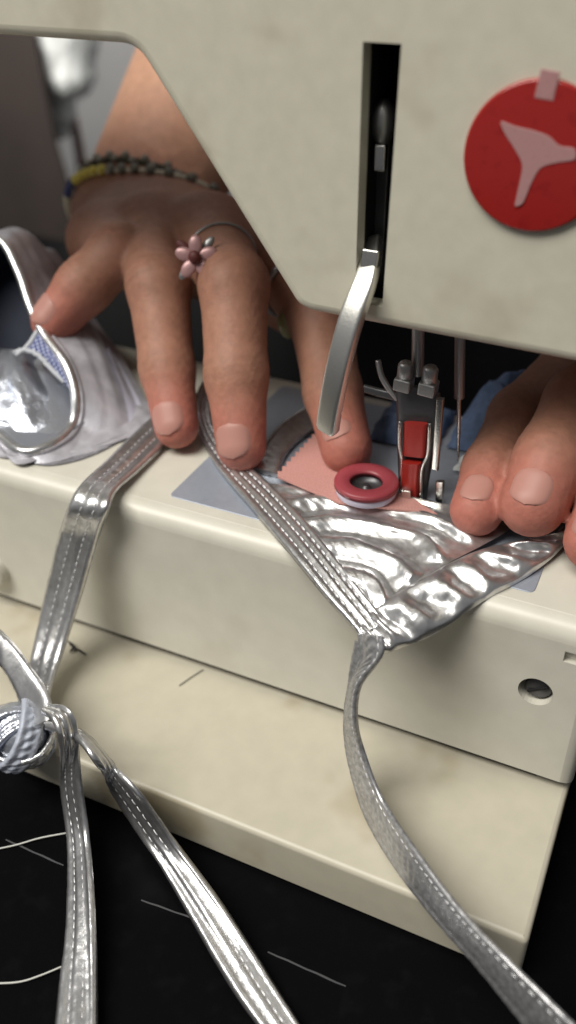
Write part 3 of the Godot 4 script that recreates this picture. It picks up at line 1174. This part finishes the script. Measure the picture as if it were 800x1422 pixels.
# ---------------------------------------------------------------- the pouch at the left
func build_pouch() -> void:
	var t := thing("fabric_pouch", "silver fabric pouch lying open at the left with navy lining and checked blue strip", "pouch", V(-85, 0, -35))
	var rim := [V(-108.20, 42.82, -54.00), V(-99.47, 35.50, -50.00), V(-92.85, 27.66, -45.00), V(-84.82, 21.82, -40.00), V(-73.63, 17.25, -34.00), V(-67.61, 10.36, -29.00), V(-66.02, 4.00, -23.57), V(-65.59, 3.00, -13.98), V(-70.71, 2.60, -7.65), V(-82.47, 3.00, -11.64), V(-98.29, 6.50, -17.27), V(-107.12, 19.36, -22.00), V(-115.20, 30.70, -36.00), V(-114.87, 40.19, -48.00)]
	var back := [V(-121.15, 26.86, -92.00), V(-110.57, 23.39, -86.00), V(-104.59, 18.51, -82.00), V(-92.41, 13.23, -74.00), V(-76.51, 7.44, -64.00), V(-56.16, 1.34, -48.00), V(-47.95, 1.05, -38.50), V(-51.18, 0.80, -27.32), V(-56.75, 0.80, -18.59), V(-64.55, 0.80, -10.74), V(-75.57, 0.80, -5.73), V(-123.17, -7.00, -58.00), V(-129.36, 9.57, -74.00), V(-126.94, 21.51, -86.00)]
	var l := smooth_path(rim, 7, true)
	var bk := smooth_path(back, 7, true)
	var n := l.size()
	var cen := Vector3.ZERO
	for q in l:
		cen += q / n
	var bcen := Vector3.ZERO
	for q in bk:
		bcen += q / n
	# outer shell with ridges that follow the mouth
	var rows := []
	for j in 31:
		var f := j / 30.0
		var row := []
		for i in n:
			var p: Vector3 = (l[i] as Vector3).lerp(bk[i], f)
			var out: Vector3 = ((l[i] as Vector3) - cen).normalized()
			var b := 6.0 * sin(PI * minf(f * 1.25, 1.0)) + 0.6 * exp(-pow((f - 0.17) / 0.045, 2.0)) + 0.45 * exp(-pow((f - 0.34) / 0.045, 2.0)) - 0.35 * exp(-pow((f - 0.25) / 0.03, 2.0))
			p += out * b + out * 0.6 * fn.get_noise_3d(p.x * 1.2, p.y * 1.2, p.z * 1.2) * sin(PI * f)
			p.y = maxf(p.y, 0.4)
			row.append(p)
		rows.append(row)
	var m := Mb.new()
	m.grid(rows, true)
	var endc := Vector3.ZERO
	for q in rows[30]:
		endc += q / n
	var cap := [rows[30], []]
	for i in n:
		cap[1].append(endc)
	m.grid(cap, true)
	obj("shell", m, "pouch_silver", t)
	# a paler band behind the ridges
	m = Mb.new()
	var pale := []
	for j in range(14, 27):
		var row := []
		for i in range(int(n * 0.27), int(n * 0.475)):
			row.append(rows[j][i] + ((l[i] as Vector3) - cen).normalized() * 0.8)
		pale.append(row)
	m.grid(pale)
	obj("pale_panel", m, "pouch_lavender", t)
	# piping round the mouth
	m = Mb.new()
	tube(m, l, [1.45], 12, true)
	var pipe := obj("piping", m, "silver_leather", t)
	m = Mb.new()
	var second := []
	for i in n:
		second.append((l[i] as Vector3).lerp(bk[i], 0.055) + ((l[i] as Vector3) - cen).normalized() * 0.7)
	tube(m, second, [0.8], 8, true)
	obj("cord", m, "pouch_silver", pipe)
	# lining: a bowl going into the mouth
	var deep := V(0.30, 0.02, -0.95).normalized()
	rows = []
	for j in 17:
		var f := j / 16.0
		var row := []
		for i in n:
			var g := f * 0.45
			var q: Vector3 = (l[i] as Vector3).lerp(bk[i], g)
			var sec := cen.lerp(bcen, g)
			row.append(sec + (q - sec) * (0.97 - 0.14 * f))
		rows.append(row)
	var flc := Vector3.ZERO
	for q in rows[16]:
		flc += q / n
	var flr := []
	for i in n:
		flr.append(flc)
	rows.append(flr)
	var cut0 := int(n * 0.27)
	var cut1 := int(n * 0.74)
	var low := []
	var high := []
	for row in rows:
		low.append(row.slice(cut0, cut1 + 1))
		high.append(row.slice(cut1) + row.slice(0, cut0 + 1))
	m = Mb.new()
	m.grid(high)
	obj("lining", m, "navy_cloth", t)
	m = Mb.new()
	m.grid(low)
	obj("silver_lining", m, "blue_silver", t)
	# checked strip inside the right edge, with a pale zigzag border
	m = Mb.new()
	var strip := []
	var border := []
	var i0 := int(2.7 * 7)
	var i1 := int(5.3 * 7)
	for i in range(i0, i1):
		var q: Vector3 = l[i]
		var inn := (cen - q).normalized()
		var row := []
		for k in 7:
			row.append(q + inn * (0.8 + k * 2.0 * minf(1.0, 0.35 + 1.5 * sin(PI * (i - i0) / float(i1 - i0)))) + deep * (0.3 + k * 0.5))
		strip.append(row)
		border.append(row[6] + V(0, 0, 0.5) + inn * (0.55 if i % 2 else -0.3))
	m.grid(strip)
	var st := obj("checked_strip", m, "check_cloth", t)
	m = Mb.new()
	tube(m, border, [0.75], 8)
	obj("zigzag_edge", m, "pale_thread", st)
	# crumpled silver inside the lower part
	rows = []
	for j in 25:
		var row := []
		for i in 31:
			var u := i / 30.0
			var v := j / 24.0
			var p: Vector3 = lerp(lerp(V(-101.73, 20.58, -27.00), V(-92.84, 13.27, -44.00), u), lerp(V(-92.59, 4.00, -11.51), V(-63.37, 3.60, -19.16), u), v)
			if v > 0.6:
				p.y = lerpf(p.y, p.y - 0.5, v)
			var h := 2.6 * sin(u * 9.0 + 2.2 * v + 0.6) * (1.0 - 0.3 * v) + 2.2 * fn.get_noise_2d(u * 42.0, v * 22.0 + 40.0) + 3.0 * sin(PI * v)
			row.append(p + V(0.35, 0.5, 0.75) * h * 0.8)
		rows.append(row)
	m = Mb.new()
	m.grid(rows)
	obj("crumpled_lining", m, "blue_silver", t)


# ---------------------------------------------------------------- the silver piece under the foot
func build_garment() -> void:
	var t := thing("silver_garment", "crinkled silver fabric triangle under the presser foot with a long ribbon hanging from its corner", "garment", V(25, 0, -10))
	var m := Mb.new()
	# stitched band along the left side
	var bl := [V(-42.37, 9.00, -67.07), V(-39.96, 5.00, -49.78), V(-33.48, 1.40, -39.68), V(-18.81, 1.00, -24.55), V(-1.62, 1.00, -11.07), V(14.09, 0.80, 0.84), V(27.46, -1.20, 10.06), V(36.11, -3.60, 14.71), V(38.86, -4.60, 16.38)]
	var br := [V(-36.41, 11.00, -67.95), V(-34.10, 8.00, -50.15), V(-28.76, 4.00, -40.48), V(-15.99, 2.00, -30.66), V(-0.49, 1.80, -20.55), V(16.78, 1.60, -7.56), V(30.61, 0.00, 3.07), V(40.32, -2.20, 9.74), V(42.70, -3.40, 11.40)]
	var tops := ribbon(m, bl, br, 1.5, [-0.42, 0.1, 0.55], 14, 0.55, 0.2, 0.0, 3)
	var band := obj("edge_band", m, "silver_leather", t)
	m = Mb.new()
	stitches(m, tops, [-0.42, 0.1, 0.55], 1.5, 2.4, 0.3)
	obj("stitching", m, "silver_thread", band).set_meta("kind", "stuff")
	# crinkled panel
	var pa := smooth_path([V(38.86, -2.80, 11.26), V(30.21, -0.20, 4.72), V(17.44, 1.20, -5.20), V(4.82, 1.40, -15.51), V(-0.80, 1.40, -20.32), V(-2.71, 1.40, -22.49)], 12)
	var pb := smooth_path([V(40.42, -3.00, 10.83), V(44.17, -0.40, 2.61), V(50.71, 1.60, -8.64), V(56.02, 2.00, -17.83), V(60.39, 2.20, -26.58), V(63.40, 2.20, -35.68)], 12)
	var rows := []
	for i in pa.size():
		var v := i / float(pa.size() - 1)
		var row := []
		for k in 61:
			var u := k / 60.0
			var p: Vector3 = (pa[i] as Vector3).lerp(pb[i], u)
			var hub: Vector3 = V(31.62, 0.00, 13.30)
			var ph := Vector2(p.x - hub.x, p.z - hub.z).length() * 0.66 + 1.1 * fn.get_noise_2d(p.x * 1.1, p.z * 1.1) + 0.8
			var edge := smoothstep(0.0, 0.12, u) * smoothstep(1.0, 0.88, u) * smoothstep(0.0, 0.12, v) * smoothstep(1.0, 0.7, v)
			var h := 1.3 * sin(ph) + 0.25 * sin(ph * 2.1 + 3.0 * u) + 0.3 * fn.get_noise_2d(p.x * 4.0, p.z * 4.0)
			p += V(0.1, 0.85, 0.45) * h * edge
			p.y += 0.35
			row.append(p)
		rows.append(row)
	m = Mb.new()
	m.grid(rows)
	obj("panel", m, "silver_panel", t)
	# puckered hem along the right side
	var hl := [V(37.25, -4.60, 14.01), V(38.45, -2.80, 9.29), V(43.54, 0.00, 2.87), V(50.52, 2.00, -8.00), V(56.39, 2.60, -16.20), V(63.98, 3.00, -22.84), V(71.56, 5.50, -25.41), V(74.26, 9.00, -38.33)]
	var hr := [V(43.78, -7.00, 18.35), V(47.21, -6.40, 14.98), V(53.57, -4.60, 8.59), V(61.13, -0.40, -1.29), V(68.53, 0.60, -13.48), V(73.31, 2.00, -24.50), V(75.76, 5.00, -33.91), V(77.19, 8.00, -48.45)]
	var hlp := smooth_path(hl, 16)
	var hrp := smooth_path(hr, 16)
	rows = []
	for i in hlp.size():
		var f := i / float(hlp.size() - 1)
		var row := []
		for k in 25:
			var u := k / 24.0
			var p: Vector3 = (hlp[i] as Vector3).lerp(hrp[i], u)
			var ph := f * 58.0 - 2.2 * u + 3.0 * fn.get_noise_2d(f * 60.0, u * 6.0)
			var h := 1.25 * sin(ph) * sin(PI * clampf(u, 0.0, 1.0)) + 0.3 * fn.get_noise_2d(p.x * 5.0, p.z * 5.0 + u * 20.0) + 2.3 * sqrt(maxf(0.0, 1.0 - pow(2.0 * u - 1.0, 4.0)))
			p += V(0.15, 0.8, 0.5) * h * (1.0 - 0.5 * smoothstep(0.7, 1.0, f))
			row.append(p)
		rows.append(row)
	m = Mb.new()
	m.grid(rows)
	var under := []
	for i in hlp.size():
		under.append([hlp[i], (hlp[i] as Vector3).lerp(hrp[i], 0.5) + V(0, -0.7, 0), hrp[i]])
	m.grid(under)
	obj("hem", m, "silver_panel", t)
	# second strip that curves away under the hand
	m = Mb.new()
	tops = ribbon(m, [V(-9.34, 1.50, -27.17), V(-11.81, 2.50, -41.11), V(-10.15, 4.00, -55.99), V(-2.60, 5.00, -70.75)], [V(-2.44, 1.20, -27.64), V(-5.03, 1.50, -39.09), V(-3.79, 2.00, -51.09), V(2.63, 3.00, -63.79)], 1.4, [-0.3, 0.35], 12, 0.5, 0.5, 0.0, 5)
	obj("inner_band", m, "silver_leather", t)
	# the hanging ribbon
	var rl := [V(39.23, -2.68, 17.50), V(40.74, -7.43, 20.00), V(38.59, -17.87, 20.50), V(37.91, -30.50, 20.00), V(39.77, -41.16, 21.00), V(46.32, -49.33, 27.00), V(56.24, -49.66, 36.00), V(68.73, -45.68, 47.00), V(81.26, -44.49, 55.00), V(90.43, -46.36, 60.00), V(95.35, -48.74, 62.00)]
	var rr := [V(45.29, 0.87, 20.00), V(45.91, -2.98, 22.00), V(42.12, -11.31, 24.00), V(41.89, -21.78, 24.50), V(44.04, -32.04, 24.00), V(50.84, -39.24, 29.00), V(62.23, -36.90, 40.00), V(74.77, -35.62, 50.00), V(85.26, -33.82, 57.00), V(95.50, -34.31, 62.00), V(100.65, -35.41, 64.00)]
	m = Mb.new()
	tops = ribbon(m, rl, rr, 1.5, [-0.62, 0.62], 26, 0.45, 0.12, 0.11, 7)
	var rib := obj("hanging_ribbon", m, "silver_weave", t)
	m = Mb.new()
	stitches(m, tops, [0.62], 1.5, 2.0, 0.22)
	obj("stitching", m, "silver_thread", rib).set_meta("kind", "stuff")
	# clear tab beside the corner
	m = Mb.new()
	ribbon(m, [V(38.13, -5.65, 17.00), V(37.62, -13.31, 18.50), V(37.43, -22.57, 19.00)], [V(41.90, -5.48, 18.00), V(40.91, -12.18, 19.50), V(39.85, -19.63, 20.00)], 0.8, [], 8, 0.2, 0.3)
	obj("fold", m, "silver_weave", t)


# ---------------------------------------------------------------- the tied strap
func build_strap() -> void:
	var t := thing("tied_strap", "stitched silver strap over the machine edge tied in a knot with two loose tails", "strap", V(-45, -50, 30))
	# from under the hand, over the bed's edge, down to the knot
	var sl := [V(-49.14, 2.00, -43.81), V(-49.53, 1.30, -31.67), V(-47.73, 1.60, -14.43), V(-45.89, 2.60, -0.02), V(-46.18, -0.74, 5.40), V(-51.35, -11.99, 5.50), V(-55.44, -28.79, 10.00), V(-55.64, -40.99, 18.00), V(-51.69, -45.57, 28.00), V(-46.74, -46.19, 38.00)]
	var sr := [V(-39.21, 2.00, -39.65), V(-38.37, 1.30, -27.76), V(-37.45, 1.60, -12.99), V(-36.42, 2.60, -1.33), V(-34.77, 1.14, 5.00), V(-39.76, -9.97, 5.00), V(-43.87, -26.07, 10.00), V(-45.39, -38.36, 18.00), V(-43.11, -43.30, 28.00), V(-37.86, -43.52, 38.00)]
	var m := Mb.new()
	var tops := ribbon(m, sl, sr, 1.5, [-0.3, 0.32], 16, 0.5, 0.15, 0.0, 11)
	var s := obj("strap_run", m, "silver_leather", t)
	m = Mb.new()
	stitches(m, tops, [-0.3, 0.32], 1.5, 2.2, 0.25)
	obj("stitching", m, "silver_thread", s).set_meta("kind", "stuff")
	# the other run, coming in from the left
	m = Mb.new()
	tops = ribbon(m, [V(-69.14, -25.85, 30.00), V(-59.35, -25.26, 30.00), V(-51.26, -28.38, 31.00), V(-42.85, -32.53, 34.00), V(-35.22, -34.53, 38.00), V(-30.97, -36.73, 43.00)], [V(-64.00, -26.59, 36.00), V(-55.09, -28.64, 36.00), V(-50.65, -33.43, 36.00), V(-45.85, -37.84, 38.00), V(-41.85, -41.05, 41.00), V(-36.95, -41.38, 45.00)], 1.5, [-0.3, 0.32], 14, 0.5, 0.15, 0.0, 12)
	s = obj("strap_run", m, "silver_leather", t)
	m = Mb.new()
	stitches(m, tops, [-0.3, 0.32], 1.5, 2.2, 0.25)
	obj("stitching", m, "silver_thread", s).set_meta("kind", "stuff")
	# knot: loops wound round each other
	var kc: Vector3 = V(-41.53, -46.41, 44.00)
	m = Mb.new()
	ellipsoid(m, kc, V(7.5, 7.7, 7.0), Basis(V(0, 0, 1), 0.4), 14)
	var knot := obj("knot", m, "blue_silver", t)
	var q := 0
	for w in [[V(0.55, 0.35, 0.75), 7.6, 3.0, "blue_silver"], [V(-0.7, 0.55, 0.45), 8.0, 2.8, "lace"], [V(0.2, 0.95, 0.25), 7.7, 2.6, "silver_leather"], [V(0.85, -0.3, 0.45), 7.3, 2.4, "blue_silver"]]:
		var nrm: Vector3 = w[0].normalized()
		var fr := frame_at(nrm, V(0.3, 0.2, 0.9))
		var ll := []
		var rr := []
		for k in 14:
			var g := TAU * k / 14.0
			var o: Vector3 = (fr[0] * cos(g) + fr[1] * sin(g))
			var wob := 0.5 * sin(g * 2.0 + q)
			ll.append(kc + o * (w[1] + wob) - nrm * w[2] + nrm * wob)
			rr.append(kc + o * (w[1] + wob + 0.3) + nrm * w[2] + nrm * wob)
		m = Mb.new()
		var kt := ribbon(m, ll, rr, 1.3, [-0.3, 0.32], 16, 0.5, 0.3, 0.3 if w[3] == "lace" else 0.0, 20 + q, true)
		obj("knot_loop", m, w[3], knot)
		q += 1
	# tail that drops straight
	m = Mb.new()
	var al := [V(-29.07, -29.42, 47.00), V(-22.97, -26.85, 50.00), V(-21.51, -32.96, 51.00), V(-29.90, -60.00, 44.81), V(-21.48, -62.50, 54.43), V(-13.49, -63.50, 65.29), V(-6.55, -63.60, 75.89), V(-1.32, -63.80, 85.12), V(4.59, -63.80, 94.80)]
	var ar := [V(-29.00, -30.34, 44.00), V(-22.00, -28.20, 45.00), V(-19.64, -34.98, 47.00), V(-18.36, -46.63, 50.00), V(-14.10, -57.00, 55.38), V(-5.79, -58.00, 65.66), V(0.87, -60.00, 74.78), V(6.26, -62.00, 82.66), V(12.35, -63.00, 91.61)]
	tops = ribbon(m, al, ar, 1.5, [-0.35, 0.3, 0.55], 14, 0.6, 0.15, 0.0, 31)
	s = obj("tail", m, "silver_leather", t)
	m = Mb.new()
	stitches(m, tops, [-0.35, 0.3], 1.5, 2.2, 0.27)
	obj("stitching", m, "silver_thread", s).set_meta("kind", "stuff")
	# tail that twists away to the right
	m = Mb.new()
	var cl := [V(-30.27, -35.96, 46.00), V(-19.28, -32.28, 48.00), V(-11.26, -34.65, 51.00), V(-13.48, -58.00, 43.14), V(1.03, -61.50, 50.64), V(14.55, -63.00, 58.77), V(26.25, -63.60, 66.25), V(35.17, -63.80, 71.63), V(44.35, -63.80, 76.34)]
	var cr := [V(-33.56, -39.43, 42.00), V(-20.24, -35.32, 44.50), V(-12.32, -39.08, 46.00), V(-2.18, -41.35, 49.00), V(6.61, -57.00, 48.46), V(20.66, -60.00, 55.03), V(32.39, -62.50, 61.36), V(40.97, -63.40, 66.61), V(50.40, -63.60, 72.37)]
	tops = ribbon(m, cl, cr, 1.5, [-0.35, 0.25, 0.6], 14, 0.6, 0.15, 0.0, 41)
	s = obj("tail", m, "silver_leather", t)
	m = Mb.new()
	stitches(m, tops, [-0.35, 0.25], 1.5, 2.2, 0.25)
	obj("stitching", m, "silver_thread", s).set_meta("kind", "stuff")


# ---------------------------------------------------------------- small and far things
func crumple(lo: Vector3, size: Vector2, height: float, seed_: int) -> Mb:
	var m := Mb.new()
	var rows := []
	for j in 29:
		var row := []
		for i in 29:
			var u := i / 28.0
			var v := j / 28.0
			var dome := pow(sin(PI * u) * sin(PI * v), 0.6)
			var h := dome * (0.62 + 0.55 * fn.get_noise_2d(u * 34.0 + seed_ * 31.0, v * 34.0) + 0.12 * sin(u * 11.0 + v * 6.0 + seed_))
			row.append(lo + V(u * size.x + 2.0 * fn.get_noise_2d(v * 30.0, seed_ * 9.0), 0.4 + h * height, -v * size.y))
		rows.append(row)
	m.grid(rows)
	return m


func build_small_things() -> void:
	# pink piece with a pinked edge
	var m := Mb.new()
	var top := PackedVector2Array()
	var pa: Vector3 = V(-1.51, 1.00, -25.27)
	var pb: Vector3 = V(-1.03, 1.00, -55.19)
	for k in 23:
		var f := k / 22.0
		var q := pa.lerp(pb, f)
		var o := 0.5 if k % 2 else -0.5
		top.append(Vector2(q.x - 1.1 * o, q.z - 0.95 * o))
	for q in [V(11.03, 1.00, -57.00), V(23.69, 1.00, -32.15), V(35.50, 1.00, -29.43), V(42.61, 1.00, -25.67), V(18.42, 1.00, -20.21)]:
		top.append(Vector2(q.x, q.z))
	if Geometry2D.is_polygon_clockwise(top):
		top.reverse()
	var flat := Transform3D(Basis(V(1, 0, 0), V(0, 0, 1), V(0, 1, 0)), Vector3.ZERO)
	extrude(m, top, 2.3, 3.0, 0.05, [], flat, 1)
	tag(obj("felt_piece", m, "pink_felt", null, V(15, 1, -30)), "pink felt piece with a zigzag cut edge lying under a fingertip", "felt")
	# red and white ring
	m = Mb.new()
	var sc: Vector3 = V(23.21, 6.60, -26.98)
	sc.y = 3.05
	lathe(m, [Vector2(4.2, 3.4), Vector2(4.6, 4.0), Vector2(6.4, 4.3), Vector2(8.0, 4.0), Vector2(8.3, 3.4), Vector2(8.3, 2.4), Vector2(4.0, 2.4), Vector2(4.2, 3.4)], sc, Basis(), 40)
	var sp := thing("thread_spool", "small red topped white ring lying beside the presser foot", "spool", V(sc.x, sc.y, sc.z))
	obj("red_flange", m, "spool_red", sp)
	m = Mb.new()
	lathe(m, [Vector2(4.0, 2.4), Vector2(7.9, 2.4), Vector2(8.0, 1.6), Vector2(7.7, 0.3), Vector2(7.3, 0.0), Vector2(4.0, 0.0)], sc, Basis(), 40)
	obj("white_rim", m, "spool_white", sp)
	m = Mb.new()
	lathe(m, [Vector2(4.3, 3.3), Vector2(3.9, 1.4), Vector2(1.2, 1.2), Vector2(1.0, 2.2), Vector2(0.01, 2.3)], sc, Basis(), 32)
	obj("dark_core", m, "dark_steel", sp)
	# blue cloth beyond the foot
	var bm := crumple(V(33.98, 0.50, -61.25), Vector2(30, 40), 19.0, 2)
	tag(obj("blue_cloth", bm, "blue_cloth", null, V(45, 0, -60)), "crumpled blue cloth behind the presser foot beside the right fingers", "cloth")
	bm = crumple(V(11.89, 0.50, -56.53), Vector2(20, 26), 8.0, 4)
	tag(obj("blue_cloth", bm, "blue_cloth", null, V(25, 0, -60)), "small folded blue cloth left of the presser foot", "cloth")
	bm = crumple(V(40.18, 0.50, -50.26), Vector2(9, 8), 6.0, 6)
	tag(obj("white_scrap", bm, "white_cloth", null, V(48, 0, -50)), "small white fabric scrap in front of the blue cloth", "scrap")
	# loose threads
	m = Mb.new()
	var p := smooth_path([V(-39.32, -65.50, 65.34), V(-33.80, -65.40, 61.05), V(-29.26, -65.20, 56.80), V(-24.17, -65.40, 52.66)], 6)
	tag(thread_obj(p, 0.22, "thread_white"), "upper of two loose white threads on the black table", "thread", "loose threads on the table")
	p = smooth_path([V(-17.05, -65.50, 91.60), V(-10.76, -65.40, 88.38), V(-6.93, -65.20, 84.96), V(-3.11, -65.40, 80.20)], 6)
	tag(thread_obj(p, 0.22, "thread_white"), "lower of two loose white threads on the black table", "thread", "loose threads on the table")
	p = smooth_path([V(-15.96, -50.40, 8.41), V(-14.50, -50.30, 4.18), V(-13.02, -50.40, 0.28)], 5)
	tag(thread_obj(p, 0.13, "seam_dark"), "thin brown hair lying on the cream base", "hair")
	m = Mb.new()
	for s in [[V(-54.83, -50.20, 6.67), V(-50.09, -50.10, 8.96), 0.5], [V(-51.33, -50.20, 10.40), V(-50.93, -50.00, 8.47), 0.45], [V(-51.20, -50.10, 8.47), V(-46.64, -50.20, 9.23), 0.38]]:
		tube(m, [s[0], (s[0] as Vector3).lerp(s[1], 0.5) + V(0, 0.3, 0), s[1]], [0.15, s[2], s[2] * 0.6], 8)
	tag(obj("thread_scrap", m, "thread_black", null, V(-50.68, -50.40, 8.55)), "tiny black thread scrap on the cream base below the strap", "scrap")
	# things far behind
	m = Mb.new()
	var z := -560.0
	var o := PackedVector2Array([Vector2(-494.5, 21.6), Vector2(-488.3, -66.1), Vector2(-470.3, -154.7), Vector2(-386.0, -446.2), Vector2(-1294.2, -702.7), Vector2(-851.7, 125.7), Vector2(-503.9, 125.2)])
	if Geometry2D.is_polygon_clockwise(o):
		o.reverse()
	extrude(m, o, z - 4.0, z, 1.0, [], Transform3D(), 3)
	tag(obj("brown_panel", m, "brown_panel", null, V(-520, -200, -570)), "dark brown upright panel at the left behind the hand", "panel")
	# hanging white cloth
	m = Mb.new()
	nets(m, [[bone(V(-484.30, 67.09, -600.00), V(-490.82, 21.76, -600.00), 25, 29), bone(V(-490.82, 21.76, -600.00), V(-487.58, -13.27, -596.00), 29, 23)], [bone(V(-519.56, -23.88, -612.00), V(-520.92, -49.69, -612.00), 20, 18), bone(V(-520.92, -49.69, -612.00), V(-521.34, -70.92, -612.00), 18, 9)]], 3.0, 14.0, 3.0, func(p, _n): return Color(1, 1, 1, 1.0 - 2.2 * fn.get_noise_3d(p.x * 1.6, p.y * 0.7, p.z * 1.6)))
	tag(obj("hanging_cloth", m, "white_cloth", null, V(-520, 20, -600)), "soft white cloth hanging with rounded hem beside the brown panel", "cloth")
	m = Mb.new()
	tube(m, [V(-526.34, -61.81, -640.00), V(-524.88, -73.99, -640.00), V(-523.01, -94.72, -640.00), V(-523.74, -132.32, -640.00)], [5.0], 10)
	tag(obj("red_post", m, "dark_red_paint", null, V(-520, -20, -640)), "thin dark red post between brown panel and grey wall", "post")


func thread_obj(p: Array, r: float, material: String) -> MeshInstance3D:
	var m := Mb.new()
	tube(m, p, [r], 6)
	return obj("loose_thread" if material == "thread_white" else "hair", m, material, null, p[0])
